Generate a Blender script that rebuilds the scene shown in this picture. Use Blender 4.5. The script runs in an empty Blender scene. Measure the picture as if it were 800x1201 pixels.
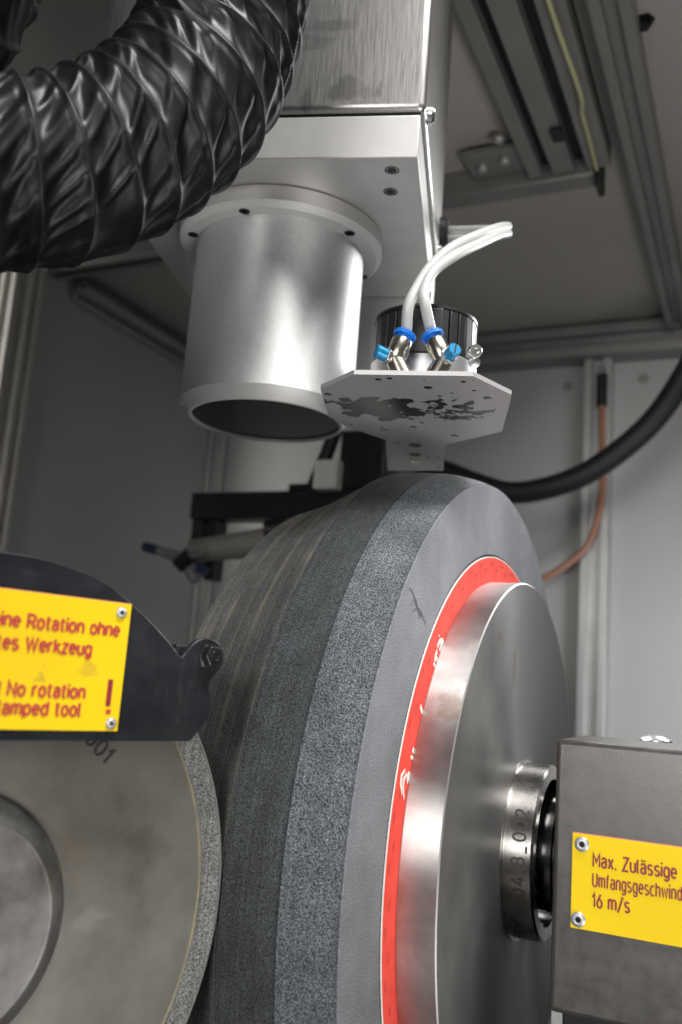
import bpy, bmesh, math, random
from mathutils import Vector, Matrix, noise
random.seed(7)
S = bpy.context.scene
COL = S.collection
R = math.radians

# ------------------------------------------------------------------ camera
# origin = camera position (eye level in front of the open machine door); +X right, +Y into the machine, +Z up
CR = Vector((0.9076, 0.4135, 0.0730)); CU = Vector((0.0097, -0.1945, 0.9808)); CF = Vector((-0.4198, 0.8895, 0.1806))
FPX = 1059.56
cam_d = bpy.data.cameras.new('camera'); cam = bpy.data.objects.new('camera', cam_d); COL.objects.link(cam)
m = Matrix.Identity(4)
for i in range(3):
    m[i][0] = CR[i]; m[i][1] = CU[i]; m[i][2] = -CF[i]
cam.matrix_world = m
cam_d.sensor_fit = 'HORIZONTAL'; cam_d.sensor_width = 24.0; cam_d.lens = 24.0 * FPX / 800.0
cam_d.clip_start = 0.02; cam_d.clip_end = 60
cam_d.dof.use_dof = True; cam_d.dof.focus_distance = 0.61; cam_d.dof.aperture_fstop = 6.3
S.camera = cam

def px(u, v, d):
    """survey point: picture position (u, v of 800 x 1201) at distance d along the view axis -> metres"""
    return (CR * ((u - 400.0) / FPX) - CU * ((v - 600.5) / FPX) + CF) * d

# ------------------------------------------------------------------ world and lamps (indoor: workshop light)
W = bpy.data.worlds.new('World'); S.world = W; W.use_nodes = True
bg = W.node_tree.nodes['Background']; bg.inputs[0].default_value = (0.97, 0.98, 1.0, 1); bg.inputs[1].default_value = 0.06

def area(name, loc, target, size, size_y, power, color, spread=180):
    l = bpy.data.lights.new(name, 'AREA'); l.shape = 'RECTANGLE'; l.size = size; l.size_y = size_y
    l.energy = power; l.color = color; l.spread = R(spread)
    o = bpy.data.objects.new(name, l); COL.objects.link(o); o.location = loc
    o.rotation_euler = (Vector(target) - Vector(loc)).to_track_quat('-Z', 'Y').to_euler()
    return o
# strip light over the door header, cabinet lamp behind the wheel, daylight on the right of the back wall,
# louvred workshop lamp behind the camera and added fills for the tab, door posts and undersides
area('door_header_light', (0.34, 0.42, 1.25), (-0.30, 0.74, 0.0), 1.0, 0.20, 4.9, (1.0, 0.98, 0.95), 62)
area('cabinet_lamp', (0.06, 1.50, 0.64), (-0.27, 0.82, 0.17), 0.4, 0.2, 0.9, (1.0, 1.0, 1.0), 60)
area('hidden_rear_fill', (-0.60, 1.35, 0.80), (-0.27, 0.84, 0.16), 0.18, 0.12, 4.0, (1.0, 1.0, 1.0), 70)  # added lamp, hidden behind the head, brightens wheel crest and bracket tab
area('side_opening_daylight', (0.75, 1.15, -0.15), (-0.02, 2.10, -0.05), 0.7, 0.7, 2.4, (0.95, 0.97, 1.0), 64)
area('workshop_light', (0.15, -2.0, 0.40), (-0.18, 0.7, 0.0), 1.0, 0.8, 3.0, (1.0, 0.98, 0.95), 42)
area('door_post_fill', (-1.55, -0.20, 0.60), (-1.42, 1.3, 0.45), 0.3, 0.9, 0.7, (1.0, 0.97, 0.92), 26)  # added light outside the frame to brighten the door posts, no window there
area('underside_fill', (0.70, 0.05, -0.70), (-0.24, 0.66, 0.28), 0.7, 0.5, 2.2, (1.0, 0.97, 0.93), 76)  # added lamp low on the right, lifts the undersides of plate and bracket

S.view_settings.view_transform = 'Standard'; S.view_settings.look = 'None'
S.view_settings.exposure = 0.0; S.view_settings.gamma = 1.0; S.view_settings.use_curve_mapping = False
S.render.engine = 'CYCLES'

# ------------------------------------------------------------------ materials
MATS = {}
def mat(name, color, rough=0.5, metal=0.0, var=0.0, vscale=8.0, bump=0.0, bscale=200.0, rvar=0.0, spec=0.5,
        aniso=0.0, tangent=None, stretch=None, arot=0.0, coat=0.0, color2=None, detail=6.0):
    if name in MATS: return MATS[name]
    M_ = bpy.data.materials.new(name); M_.use_nodes = True
    nt = M_.node_tree; N = nt.nodes; L = nt.links; b = N['Principled BSDF']
    b.inputs['Base Color'].default_value = (*color, 1); b.inputs['Roughness'].default_value = rough
    b.inputs['Metallic'].default_value = metal; b.inputs['Specular IOR Level'].default_value = spec
    b.inputs['Coat Weight'].default_value = coat
    tc = N.new('ShaderNodeTexCoord'); src = tc.outputs['Object']
    if stretch:
        mp = N.new('ShaderNodeMapping'); mp.inputs['Scale'].default_value = stretch
        L.new(src, mp.inputs['Vector']); src = mp.outputs['Vector']
    if var or rvar or color2:
        n = N.new('ShaderNodeTexNoise'); n.inputs['Scale'].default_value = vscale; n.inputs['Detail'].default_value = detail
        n.inputs['Roughness'].default_value = 0.62
        L.new(src, n.inputs['Vector'])
        cr = N.new('ShaderNodeValToRGB'); e = cr.color_ramp.elements
        e[0].position = 0.32; e[1].position = 0.70
        c2 = color2 if color2 else tuple(min(1, c * (1 + var)) for c in color)
        c1 = color if color2 else tuple(c * (1 - var) for c in color)
        e[0].color = (*c1, 1); e[1].color = (*c2, 1)
        L.new(n.outputs['Fac'], cr.inputs['Fac']); L.new(cr.outputs['Color'], b.inputs['Base Color'])
        if rvar:
            mr = N.new('ShaderNodeMapRange'); mr.inputs['To Min'].default_value = max(0.03, rough - rvar)
            mr.inputs['To Max'].default_value = rough + rvar; mr.inputs['From Min'].default_value = 0.3; mr.inputs['From Max'].default_value = 0.7
            L.new(n.outputs['Fac'], mr.inputs['Value']); L.new(mr.outputs['Result'], b.inputs['Roughness'])
    if bump:
        n2 = N.new('ShaderNodeTexNoise'); n2.inputs['Scale'].default_value = bscale; n2.inputs['Detail'].default_value = 4
        L.new(src, n2.inputs['Vector'])
        bp_ = N.new('ShaderNodeBump'); bp_.inputs['Strength'].default_value = bump; bp_.inputs['Distance'].default_value = 0.001
        L.new(n2.outputs['Fac'], bp_.inputs['Height']); L.new(bp_.outputs['Normal'], b.inputs['Normal'])
    if aniso:
        b.inputs['Anisotropic'].default_value = aniso; b.inputs['Anisotropic Rotation'].default_value = arot
        t = N.new('ShaderNodeTangent'); t.direction_type = 'RADIAL'; t.axis = tangent or 'Z'
        L.new(t.outputs['Tangent'], b.inputs['Tangent'])
    MATS[name] = M_
    return M_

def abrasive(name, dark, light, scale, lo, hi, bump, stain=None, stain_lo=0.45, stain_hi=0.7, clump=1.0):
    """bonded grain: mixed dark and light grains with pores; big soft unevenness over it"""
    M_ = bpy.data.materials.new(name); M_.use_nodes = True
    nt = M_.node_tree; N = nt.nodes; L = nt.links; b = N['Principled BSDF']
    b.inputs['Roughness'].default_value = 0.78; b.inputs['Specular IOR Level'].default_value = 0.35
    tc = N.new('ShaderNodeTexCoord'); src = tc.outputs['Object']
    n = N.new('ShaderNodeTexNoise'); n.inputs['Scale'].default_value = scale; n.inputs['Detail'].default_value = 2.5
    n.inputs['Roughness'].default_value = 0.65
    L.new(src, n.inputs['Vector'])
    cr = N.new('ShaderNodeValToRGB'); e = cr.color_ramp.elements
    e[0].position = lo; e[1].position = hi; e[0].color = (*dark, 1); e[1].color = (*light, 1)
    L.new(n.outputs['Fac'], cr.inputs['Fac'])
    n3 = N.new('ShaderNodeTexNoise'); n3.inputs['Scale'].default_value = 9; n3.inputs['Detail'].default_value = 5
    L.new(src, n3.inputs['Vector'])
    mr = N.new('ShaderNodeMapRange'); mr.inputs['From Min'].default_value = 0.3; mr.inputs['From Max'].default_value = 0.7
    mr.inputs['To Min'].default_value = 0.66; mr.inputs['To Max'].default_value = 1.22
    L.new(n3.outputs['Fac'], mr.inputs['Value'])
    mx = N.new('ShaderNodeMix'); mx.data_type = 'RGBA'; mx.blend_type = 'MULTIPLY'; mx.inputs[0].default_value = 1.0
    L.new(cr.outputs['Color'], mx.inputs[6]); L.new(mr.outputs['Result'], mx.inputs[7])
    sx0 = N.new('ShaderNodeSeparateXYZ'); L.new(src, sx0.inputs[0])
    n6 = N.new('ShaderNodeTexNoise'); n6.noise_dimensions = '1D'; n6.inputs['Scale'].default_value = 330; n6.inputs['Detail'].default_value = 3
    L.new(sx0.outputs['X'], n6.inputs['W'])
    n7 = N.new('ShaderNodeTexNoise'); n7.inputs['Scale'].default_value = 55; n7.inputs['Detail'].default_value = 3; L.new(src, n7.inputs['Vector'])
    mu = N.new('ShaderNodeMath'); mu.operation = 'MULTIPLY'; L.new(n6.outputs['Fac'], mu.inputs[0]); L.new(n7.outputs['Fac'], mu.inputs[1])
    mr6 = N.new('ShaderNodeMapRange'); mr6.inputs['From Min'].default_value = 0.13; mr6.inputs['From Max'].default_value = 0.38
    mr6.inputs['To Min'].default_value = 1 - 0.26 * clump; mr6.inputs['To Max'].default_value = 1 + 0.22 * clump; L.new(mu.outputs[0], mr6.inputs['Value'])
    mx6 = N.new('ShaderNodeMix'); mx6.data_type = 'RGBA'; mx6.blend_type = 'MULTIPLY'; mx6.inputs[0].default_value = 1.0
    L.new(mx.outputs[2], mx6.inputs[6]); L.new(mr6.outputs['Result'], mx6.inputs[7])
    out = mx6.outputs[2]
    if stain:
        # rings of coolant residue, running round the wheel (object X = wheel axis)
        sx = N.new('ShaderNodeSeparateXYZ'); L.new(src, sx.inputs[0])
        n4 = N.new('ShaderNodeTexNoise'); n4.noise_dimensions = '1D'; n4.inputs['Scale'].default_value = 95; n4.inputs['Detail'].default_value = 2
        L.new(sx.outputs['X'], n4.inputs['W'])
        n5 = N.new('ShaderNodeTexNoise'); n5.inputs['Scale'].default_value = 14; L.new(src, n5.inputs['Vector'])
        ad = N.new('ShaderNodeMath'); ad.operation = 'MULTIPLY'; L.new(n4.outputs['Fac'], ad.inputs[0]); L.new(n5.outputs['Fac'], ad.inputs[1])
        mr2 = N.new('ShaderNodeMapRange'); mr2.inputs['From Min'].default_value = stain_lo * 0.5; mr2.inputs['From Max'].default_value = stain_hi * 0.5
        mr2.inputs['To Max'].default_value = 0.75
        L.new(ad.outputs[0], mr2.inputs['Value'])
        mx2 = N.new('ShaderNodeMix'); mx2.data_type = 'RGBA'; L.new(mr2.outputs['Result'], mx2.inputs[0])
        L.new(out, mx2.inputs[6]); mx2.inputs[7].default_value = (*stain, 1); out = mx2.outputs[2]
    L.new(out, b.inputs['Base Color'])
    bp_ = N.new('ShaderNodeBump'); bp_.inputs['Strength'].default_value = bump; bp_.inputs['Distance'].default_value = 0.0012
    L.new(n.outputs['Fac'], bp_.inputs['Height']); L.new(bp_.outputs['Normal'], b.inputs['Normal'])
    MATS[name] = M_
    return M_

m_coarse = abrasive('coarse_grit', (0.012, 0.015, 0.018), (0.27, 0.295, 0.322), 1250, 0.41, 0.67, 0.8)
m_fine = abrasive('fine_grit', (0.009, 0.011, 0.013), (0.100, 0.108, 0.116), 1250, 0.40, 0.68, 0.8)
m_shoulder = abrasive('shoulder_grit', (0.014, 0.015, 0.015), (0.15, 0.152, 0.148), 1250, 0.36, 0.70, 0.6, (0.16, 0.145, 0.112), 0.55, 0.80)
m_side = abrasive('side_grit', (0.075, 0.080, 0.091), (0.335, 0.35, 0.382), 1250, 0.36, 0.64, 0.22, clump=0.35)
m_discgrit = abrasive('diamond_grit', (0.05, 0.05, 0.05), (0.42, 0.42, 0.41), 1300, 0.42, 0.74, 1.0)

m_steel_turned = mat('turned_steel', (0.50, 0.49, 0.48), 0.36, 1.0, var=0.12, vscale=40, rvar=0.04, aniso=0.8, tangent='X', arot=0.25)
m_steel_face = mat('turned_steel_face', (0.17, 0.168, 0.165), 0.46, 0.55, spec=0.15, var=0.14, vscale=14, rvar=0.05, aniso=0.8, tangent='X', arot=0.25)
m_edge = mat('bright_edge', (0.40, 0.40, 0.40), 0.5, 0.9)
m_nose = mat('ground_steel', (0.46, 0.445, 0.425), 0.28, 1.0, var=0.2, vscale=60, rvar=0.05, aniso=0.7, tangent='X', arot=0.25)
m_shaft = mat('oily_dark_shaft', (0.10, 0.10, 0.10), 0.16, 1.0)
m_brushed = mat('brushed_stainless', (0.52, 0.51, 0.50), 0.36, 1.0, var=0.09, vscale=120, rvar=0.05, bump=0.03, bscale=260, stretch=(9, 9, 0.3))
m_housing = mat('fine_ground_sheet', (0.145, 0.14, 0.134), 0.38, 0.8, var=0.06, vscale=90, rvar=0.06, bump=0.06, bscale=700)
m_alu = mat('anodised_aluminium', (0.66, 0.66, 0.66), 0.38, 0.85, var=0.06, vscale=40, bump=0.04, bscale=1500)
m_alutube = mat('silver_anodised_tube', (0.72, 0.725, 0.73), 0.52, 0.75, var=0.06, vscale=200, rvar=0.02, bump=0.10, bscale=1500, aniso=0.6, tangent='Z', arot=0.25)
m_bevel = mat('lit_aluminium_bevel', (0.62, 0.62, 0.62), 0.5, 0.35)  # front light caught by the bevels, put into a less metallic aluminium
m_plate = mat('milled_aluminium', (0.60, 0.595, 0.59), 0.45, 0.7, var=0.06, vscale=20, bump=0.03, bscale=900)
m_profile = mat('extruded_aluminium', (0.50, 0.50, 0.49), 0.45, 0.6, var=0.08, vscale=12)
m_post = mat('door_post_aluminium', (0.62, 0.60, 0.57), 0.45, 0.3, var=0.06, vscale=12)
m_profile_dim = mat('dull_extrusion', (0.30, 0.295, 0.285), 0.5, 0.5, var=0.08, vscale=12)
m_wall = mat('grey_painted_sheet', (0.42, 0.42, 0.41), 0.55, 0.0, var=0.05, vscale=3, bump=0.02, bscale=60)
m_ceil = mat('grey_ceiling_sheet', (0.45, 0.43, 0.405), 0.6, 0.0, var=0.05, vscale=3)
m_floor = mat('dark_machine_bed', (0.22, 0.22, 0.215), 0.6)
m_black = mat('black_plastic', (0.012, 0.012, 0.013), 0.42, bump=0.05, bscale=900)
m_blackmetal = mat('black_anodised', (0.022, 0.022, 0.024), 0.40, 0.3, var=0.3, vscale=60)
m_guard = mat('blackened_steel', (0.022, 0.025, 0.030), 0.38, 0.55, color2=(0.040, 0.044, 0.050), vscale=22, rvar=0.10, bump=0.04, bscale=500, detail=9)
m_hose = mat('black_coated_fabric', (0.006, 0.006, 0.0072), 0.46, 0.0, var=0.4, vscale=60, rvar=0.08, bump=0.06, bscale=1600, spec=0.36)
m_rubber = mat('black_rubber', (0.011, 0.011, 0.012), 0.55)
m_glass = mat('dark_filter_glass', (0.003, 0.003, 0.0035), 0.10, 0.0, spec=0.08)
m_red = mat('red_paper', (0.76, 0.060, 0.042), 0.7, color2=(0.84, 0.085, 0.060), vscale=70, spec=0.25)
m_redfaint = mat('faint_print', (0.60, 0.060, 0.048), 0.7, spec=0.25)
m_white = mat('white_print', (0.80, 0.78, 0.72), 0.6)
m_yellow = mat('yellow_engraving_laminate', (0.80, 0.56, 0.010), 0.5, spec=0.18, vscale=20, color2=(0.87, 0.61, 0.010))
m_yellow_dirty = mat('yellow_laminate_smudged', (0.78, 0.53, 0.014), 0.5, spec=0.18, color2=(0.88, 0.61, 0.010), vscale=16, detail=8)
m_pinkedge = mat('laminate_red_edge', (0.75, 0.25, 0.18), 0.5)
m_text = mat('dark_red_engraving', (0.26, 0.022, 0.035), 0.5)
m_text2 = mat('red_engraving', (0.50, 0.045, 0.045), 0.5)
m_ink = mat('etched_black', (0.03, 0.025, 0.022), 0.6)
m_pencil = mat('pencil_grey', (0.13, 0.13, 0.14), 0.6)
m_rivet = mat('rivet_aluminium', (0.50, 0.51, 0.53), 0.48, 0.8)
m_bolt = mat('oily_dark_bolt', (0.10, 0.10, 0.105), 0.30, 0.9, var=0.3, vscale=120)
m_screw = mat('zinc_screw', (0.70, 0.70, 0.70), 0.28, 1.0)
m_darkscrew = mat('dark_screw', (0.03, 0.03, 0.03), 0.35, 0.8)
m_nickel = mat('nickel_brass', (0.62, 0.58, 0.50), 0.24, 1.0, var=0.12, vscale=120)
m_bluedim = mat('shaded_blue_plastic', (0.010, 0.028, 0.075), 0.5)  # blue of the spray tips darkened to stand in for shade behind the wheel
m_blue = mat('blue_plastic', (0.012, 0.16, 0.62), 0.33)
m_blueknob = mat('blue_anodised_knob', (0.010, 0.21, 0.42), 0.32, 0.35)
m_tube = mat('white_polyurethane_tube', (0.46, 0.47, 0.465), 0.34)
m_copper = mat('copper_brown_hose', (0.36, 0.16, 0.10), 0.4)
m_cream = mat('shaded_cream_plastic', (0.24, 0.23, 0.19), 0.55)  # cream of the spray cylinder darkened in colour for the shade there
m_disc = mat('dull_disc_steel', (0.25, 0.235, 0.215), 0.42, 0.75, color2=(0.36, 0.345, 0.32), vscale=11, rvar=0.08, bump=0.05, bscale=300, detail=9)
m_hub = mat('worn_hub_steel', (0.13, 0.127, 0.122), 0.42, 0.85, color2=(0.34, 0.335, 0.325), vscale=34, rvar=0.08, detail=9)
m_glue = mat('resin_line', (0.13, 0.12, 0.095), 0.6, color2=(0.27, 0.235, 0.13), vscale=60)
m_wire = mat('yellow_green_wire', (0.52, 0.53, 0.30), 0.45)
m_blueout = mat('blue_panel', (0.05, 0.12, 0.55), 0.5)
m_yellout = mat('ochre_panel', (0.50, 0.40, 0.10), 0.5)

def splash_material():
    """bare aluminium underside with dried and wet dark coolant splashes"""
    M_ = bpy.data.materials.new('splashed_aluminium'); M_.use_nodes = True
    nt = M_.node_tree; N = nt.nodes; L = nt.links; b = N['Principled BSDF']
    tc = N.new('ShaderNodeTexCoord'); src = tc.outputs['Object']
    def noise_mask(scale, lo, hi, centre, rad, detail=3, dist=0.4):
        n = N.new('ShaderNodeTexNoise'); n.inputs['Scale'].default_value = scale; n.inputs['Detail'].default_value = detail
        n.inputs['Distortion'].default_value = dist
        L.new(src, n.inputs['Vector'])
        sub = N.new('ShaderNodeVectorMath'); sub.operation = 'SUBTRACT'; sub.inputs[1].default_value = centre; L.new(src, sub.inputs[0])
        mul = N.new('ShaderNodeVectorMath'); mul.operation = 'MULTIPLY'; mul.inputs[1].default_value = (1 / rad[0], 1 / rad[1], 0); L.new(sub.outputs[0], mul.inputs[0])
        ln = N.new('ShaderNodeVectorMath'); ln.operation = 'LENGTH'; L.new(mul.outputs[0], ln.inputs[0])
        f = N.new('ShaderNodeMapRange'); f.inputs['From Min'].default_value = 0.35; f.inputs['From Max'].default_value = 1.0
        f.inputs['To Min'].default_value = 0.13; f.inputs['To Max'].default_value = -0.30; L.new(ln.outputs['Value'], f.inputs['Value'])
        a = N.new('ShaderNodeMath'); a.operation = 'ADD'; L.new(n.outputs['Fac'], a.inputs[0]); L.new(f.outputs['Result'], a.inputs[1])
        g = N.new('ShaderNodeMapRange'); g.inputs['From Min'].default_value = lo; g.inputs['From Max'].default_value = hi
        L.new(a.outputs[0], g.inputs['Value'])
        return g.outputs['Result']
    k1 = noise_mask(52, 0.50, 0.518, (0.010, 0.082, 0), (0.066, 0.052, 1), 3.5, 0.6)
    k2 = noise_mask(95, 0.60, 0.635, (0.070, 0.080, 0), (0.058, 0.060, 1), 2.5, 0.5)
    vo = N.new('ShaderNodeTexVoronoi'); vo.inputs['Scale'].default_value = 115; vo.inputs['Randomness'].default_value = 1.0
    L.new(src, vo.inputs['Vector'])
    sc_ = N.new('ShaderNodeSeparateColor'); L.new(vo.outputs['Color'], sc_.inputs[0])
    pw = N.new('ShaderNodeMath'); pw.operation = 'POWER'; pw.inputs[1].default_value = 4.5; L.new(sc_.outputs[0], pw.inputs[0])
    ml = N.new('ShaderNodeMath'); ml.operation = 'MULTIPLY'; ml.inputs[1].default_value = 0.42; L.new(pw.outputs[0], ml.inputs[0])
    lt = N.new('ShaderNodeMath'); lt.operation = 'LESS_THAN'; L.new(vo.outputs['Distance'], lt.inputs[0]); L.new(ml.outputs[0], lt.inputs[1])
    k3 = lt.outputs[0]
    mxa = N.new('ShaderNodeMath'); mxa.operation = 'MAXIMUM'; L.new(k1, mxa.inputs[0]); L.new(k2, mxa.inputs[1])
    mxb = N.new('ShaderNodeMath'); mxb.operation = 'MAXIMUM'; L.new(mxa.outputs[0], mxb.inputs[0]); L.new(k3, mxb.inputs[1])
    mx = N.new('ShaderNodeMix'); mx.data_type = 'RGBA'; L.new(mxb.outputs[0], mx.inputs[0])
    mx.inputs[6].default_value = (0.43, 0.43, 0.435, 1); mx.inputs[7].default_value = (0.018, 0.018, 0.018, 1)
    L.new(mx.outputs[2], b.inputs['Base Color'])
    mr = N.new('ShaderNodeMapRange'); mr.inputs['To Min'].default_value = 0.42; mr.inputs['To Max'].default_value = 0.16
    L.new(mxb.outputs[0], mr.inputs['Value']); L.new(mr.outputs['Result'], b.inputs['Roughness'])
    mm = N.new('ShaderNodeMapRange'); mm.inputs['To Min'].default_value = 0.25; mm.inputs['To Max'].default_value = 0.0
    L.new(mxb.outputs[0], mm.inputs['Value']); L.new(mm.outputs['Result'], b.inputs['Metallic'])
    bp_ = N.new('ShaderNodeBump'); bp_.inputs['Strength'].default_value = 0.6; bp_.inputs['Distance'].default_value = 0.0006
    L.new(mxb.outputs[0], bp_.inputs['Height']); L.new(bp_.outputs['Normal'], b.inputs['Normal'])
    return M_
m_splash = splash_material()

def add_stain(M_, centre, rad, color, scale, thr, amount=0.6, stretch=(1, 1, 1), soft=0.12):
    """a stain of its own shape: noise patch limited to an ellipsoid round 'centre' (object space)"""
    nt = M_.node_tree; N = nt.nodes; L = nt.links; b = N['Principled BSDF']; lk = b.inputs['Base Color'].links
    tc = N.new('ShaderNodeTexCoord'); src = tc.outputs['Object']
    mp = N.new('ShaderNodeMapping'); mp.inputs['Scale'].default_value = stretch; L.new(src, mp.inputs['Vector'])
    n = N.new('ShaderNodeTexNoise'); n.inputs['Scale'].default_value = scale; n.inputs['Detail'].default_value = 5; L.new(mp.outputs['Vector'], n.inputs['Vector'])
    sub = N.new('ShaderNodeVectorMath'); sub.operation = 'SUBTRACT'; sub.inputs[1].default_value = centre; L.new(src, sub.inputs[0])
    mul = N.new('ShaderNodeVectorMath'); mul.operation = 'DIVIDE'; mul.inputs[1].default_value = rad; L.new(sub.outputs[0], mul.inputs[0])
    ln = N.new('ShaderNodeVectorMath'); ln.operation = 'LENGTH'; L.new(mul.outputs[0], ln.inputs[0])
    f = N.new('ShaderNodeMapRange'); f.inputs['From Min'].default_value = 0.2; f.inputs['From Max'].default_value = 1.0
    f.inputs['To Min'].default_value = 0.1; f.inputs['To Max'].default_value = -0.35; L.new(ln.outputs['Value'], f.inputs['Value'])
    a = N.new('ShaderNodeMath'); a.operation = 'ADD'; L.new(n.outputs['Fac'], a.inputs[0]); L.new(f.outputs['Result'], a.inputs[1])
    g = N.new('ShaderNodeMapRange'); g.inputs['From Min'].default_value = thr; g.inputs['From Max'].default_value = thr + soft; g.inputs['To Max'].default_value = amount
    L.new(a.outputs[0], g.inputs['Value'])
    mx = N.new('ShaderNodeMix'); mx.data_type = 'RGBA'; L.new(g.outputs['Result'], mx.inputs[0])
    if lk: L.new(lk[0].from_socket, mx.inputs[6])
    else: mx.inputs[6].default_value = b.inputs['Base Color'].default_value
    mx.inputs[7].default_value = (*color, 1); L.new(mx.outputs[2], b.inputs['Base Color'])
add_stain(m_steel_face, (0.028, -0.050, 0.150), (0.05, 0.016, 0.050), (0.10, 0.075, 0.05), 60, 0.50, 0.7, (1, 1, 0.3))
add_stain(m_steel_face, (0.028, -0.105, 0.170), (0.05, 0.026, 0.022), (0.10, 0.075, 0.05), 70, 0.52, 0.6, (1, 1, 0.5))
add_stain(m_steel_turned, (0.02, -0.185, 0.11), (0.03, 0.03, 0.05), (0.30, 0.22, 0.15), 70, 0.52, 0.5)
add_stain(m_yellow_dirty, (0.019, 0.117, 0.028), (0.012, 0.012, 0.05), (0.35, 0.25, 0.05), 160, 0.50, 0.45)
add_stain(m_yellow_dirty, (0.045, 0.120, 0.028), (0.014, 0.008, 0.05), (0.55, 0.36, 0.03), 160, 0.50, 0.6)
add_stain(m_disc, (0.10, 0.02, 0.0), (0.05, 0.06, 0.05), (0.17, 0.165, 0.155), 26, 0.50, 0.6)
add_stain(m_disc, (0.07, 0.0, 0.0), (0.05, 0.03, 0.05), (0.42, 0.41, 0.40), 60, 0.56, 0.5, (0.6, 1.4, 1))
add_stain(m_disc, (0.066, 0.03, 0.0), (0.02, 0.05, 0.05), (0.33, 0.29, 0.21), 60, 0.50, 0.6)
add_stain(m_guard, (0.10, 0.115, 0.025), (0.05, 0.05, 0.05), (0.07, 0.075, 0.083), 150, 0.58, 0.45, (1.5, 0.6, 1), 0.25)
add_stain(m_guard, (0.03, 0.16, 0.025), (0.08, 0.03, 0.05), (0.07, 0.075, 0.083), 120, 0.58, 0.4, (0.5, 1.5, 1), 0.25)
add_stain(m_brushed, (-0.06, 0.0, 0.055), (0.09, 0.02, 0.03), (0.22, 0.215, 0.21), 60, 0.52, 0.6, (1, 1, 0.6))
add_stain(m_brushed, (-0.09, 0.0, 0.11), (0.08, 0.02, 0.05), (0.26, 0.255, 0.25), 40, 0.55, 0.5, (0.4, 1, 1.6))

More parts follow.
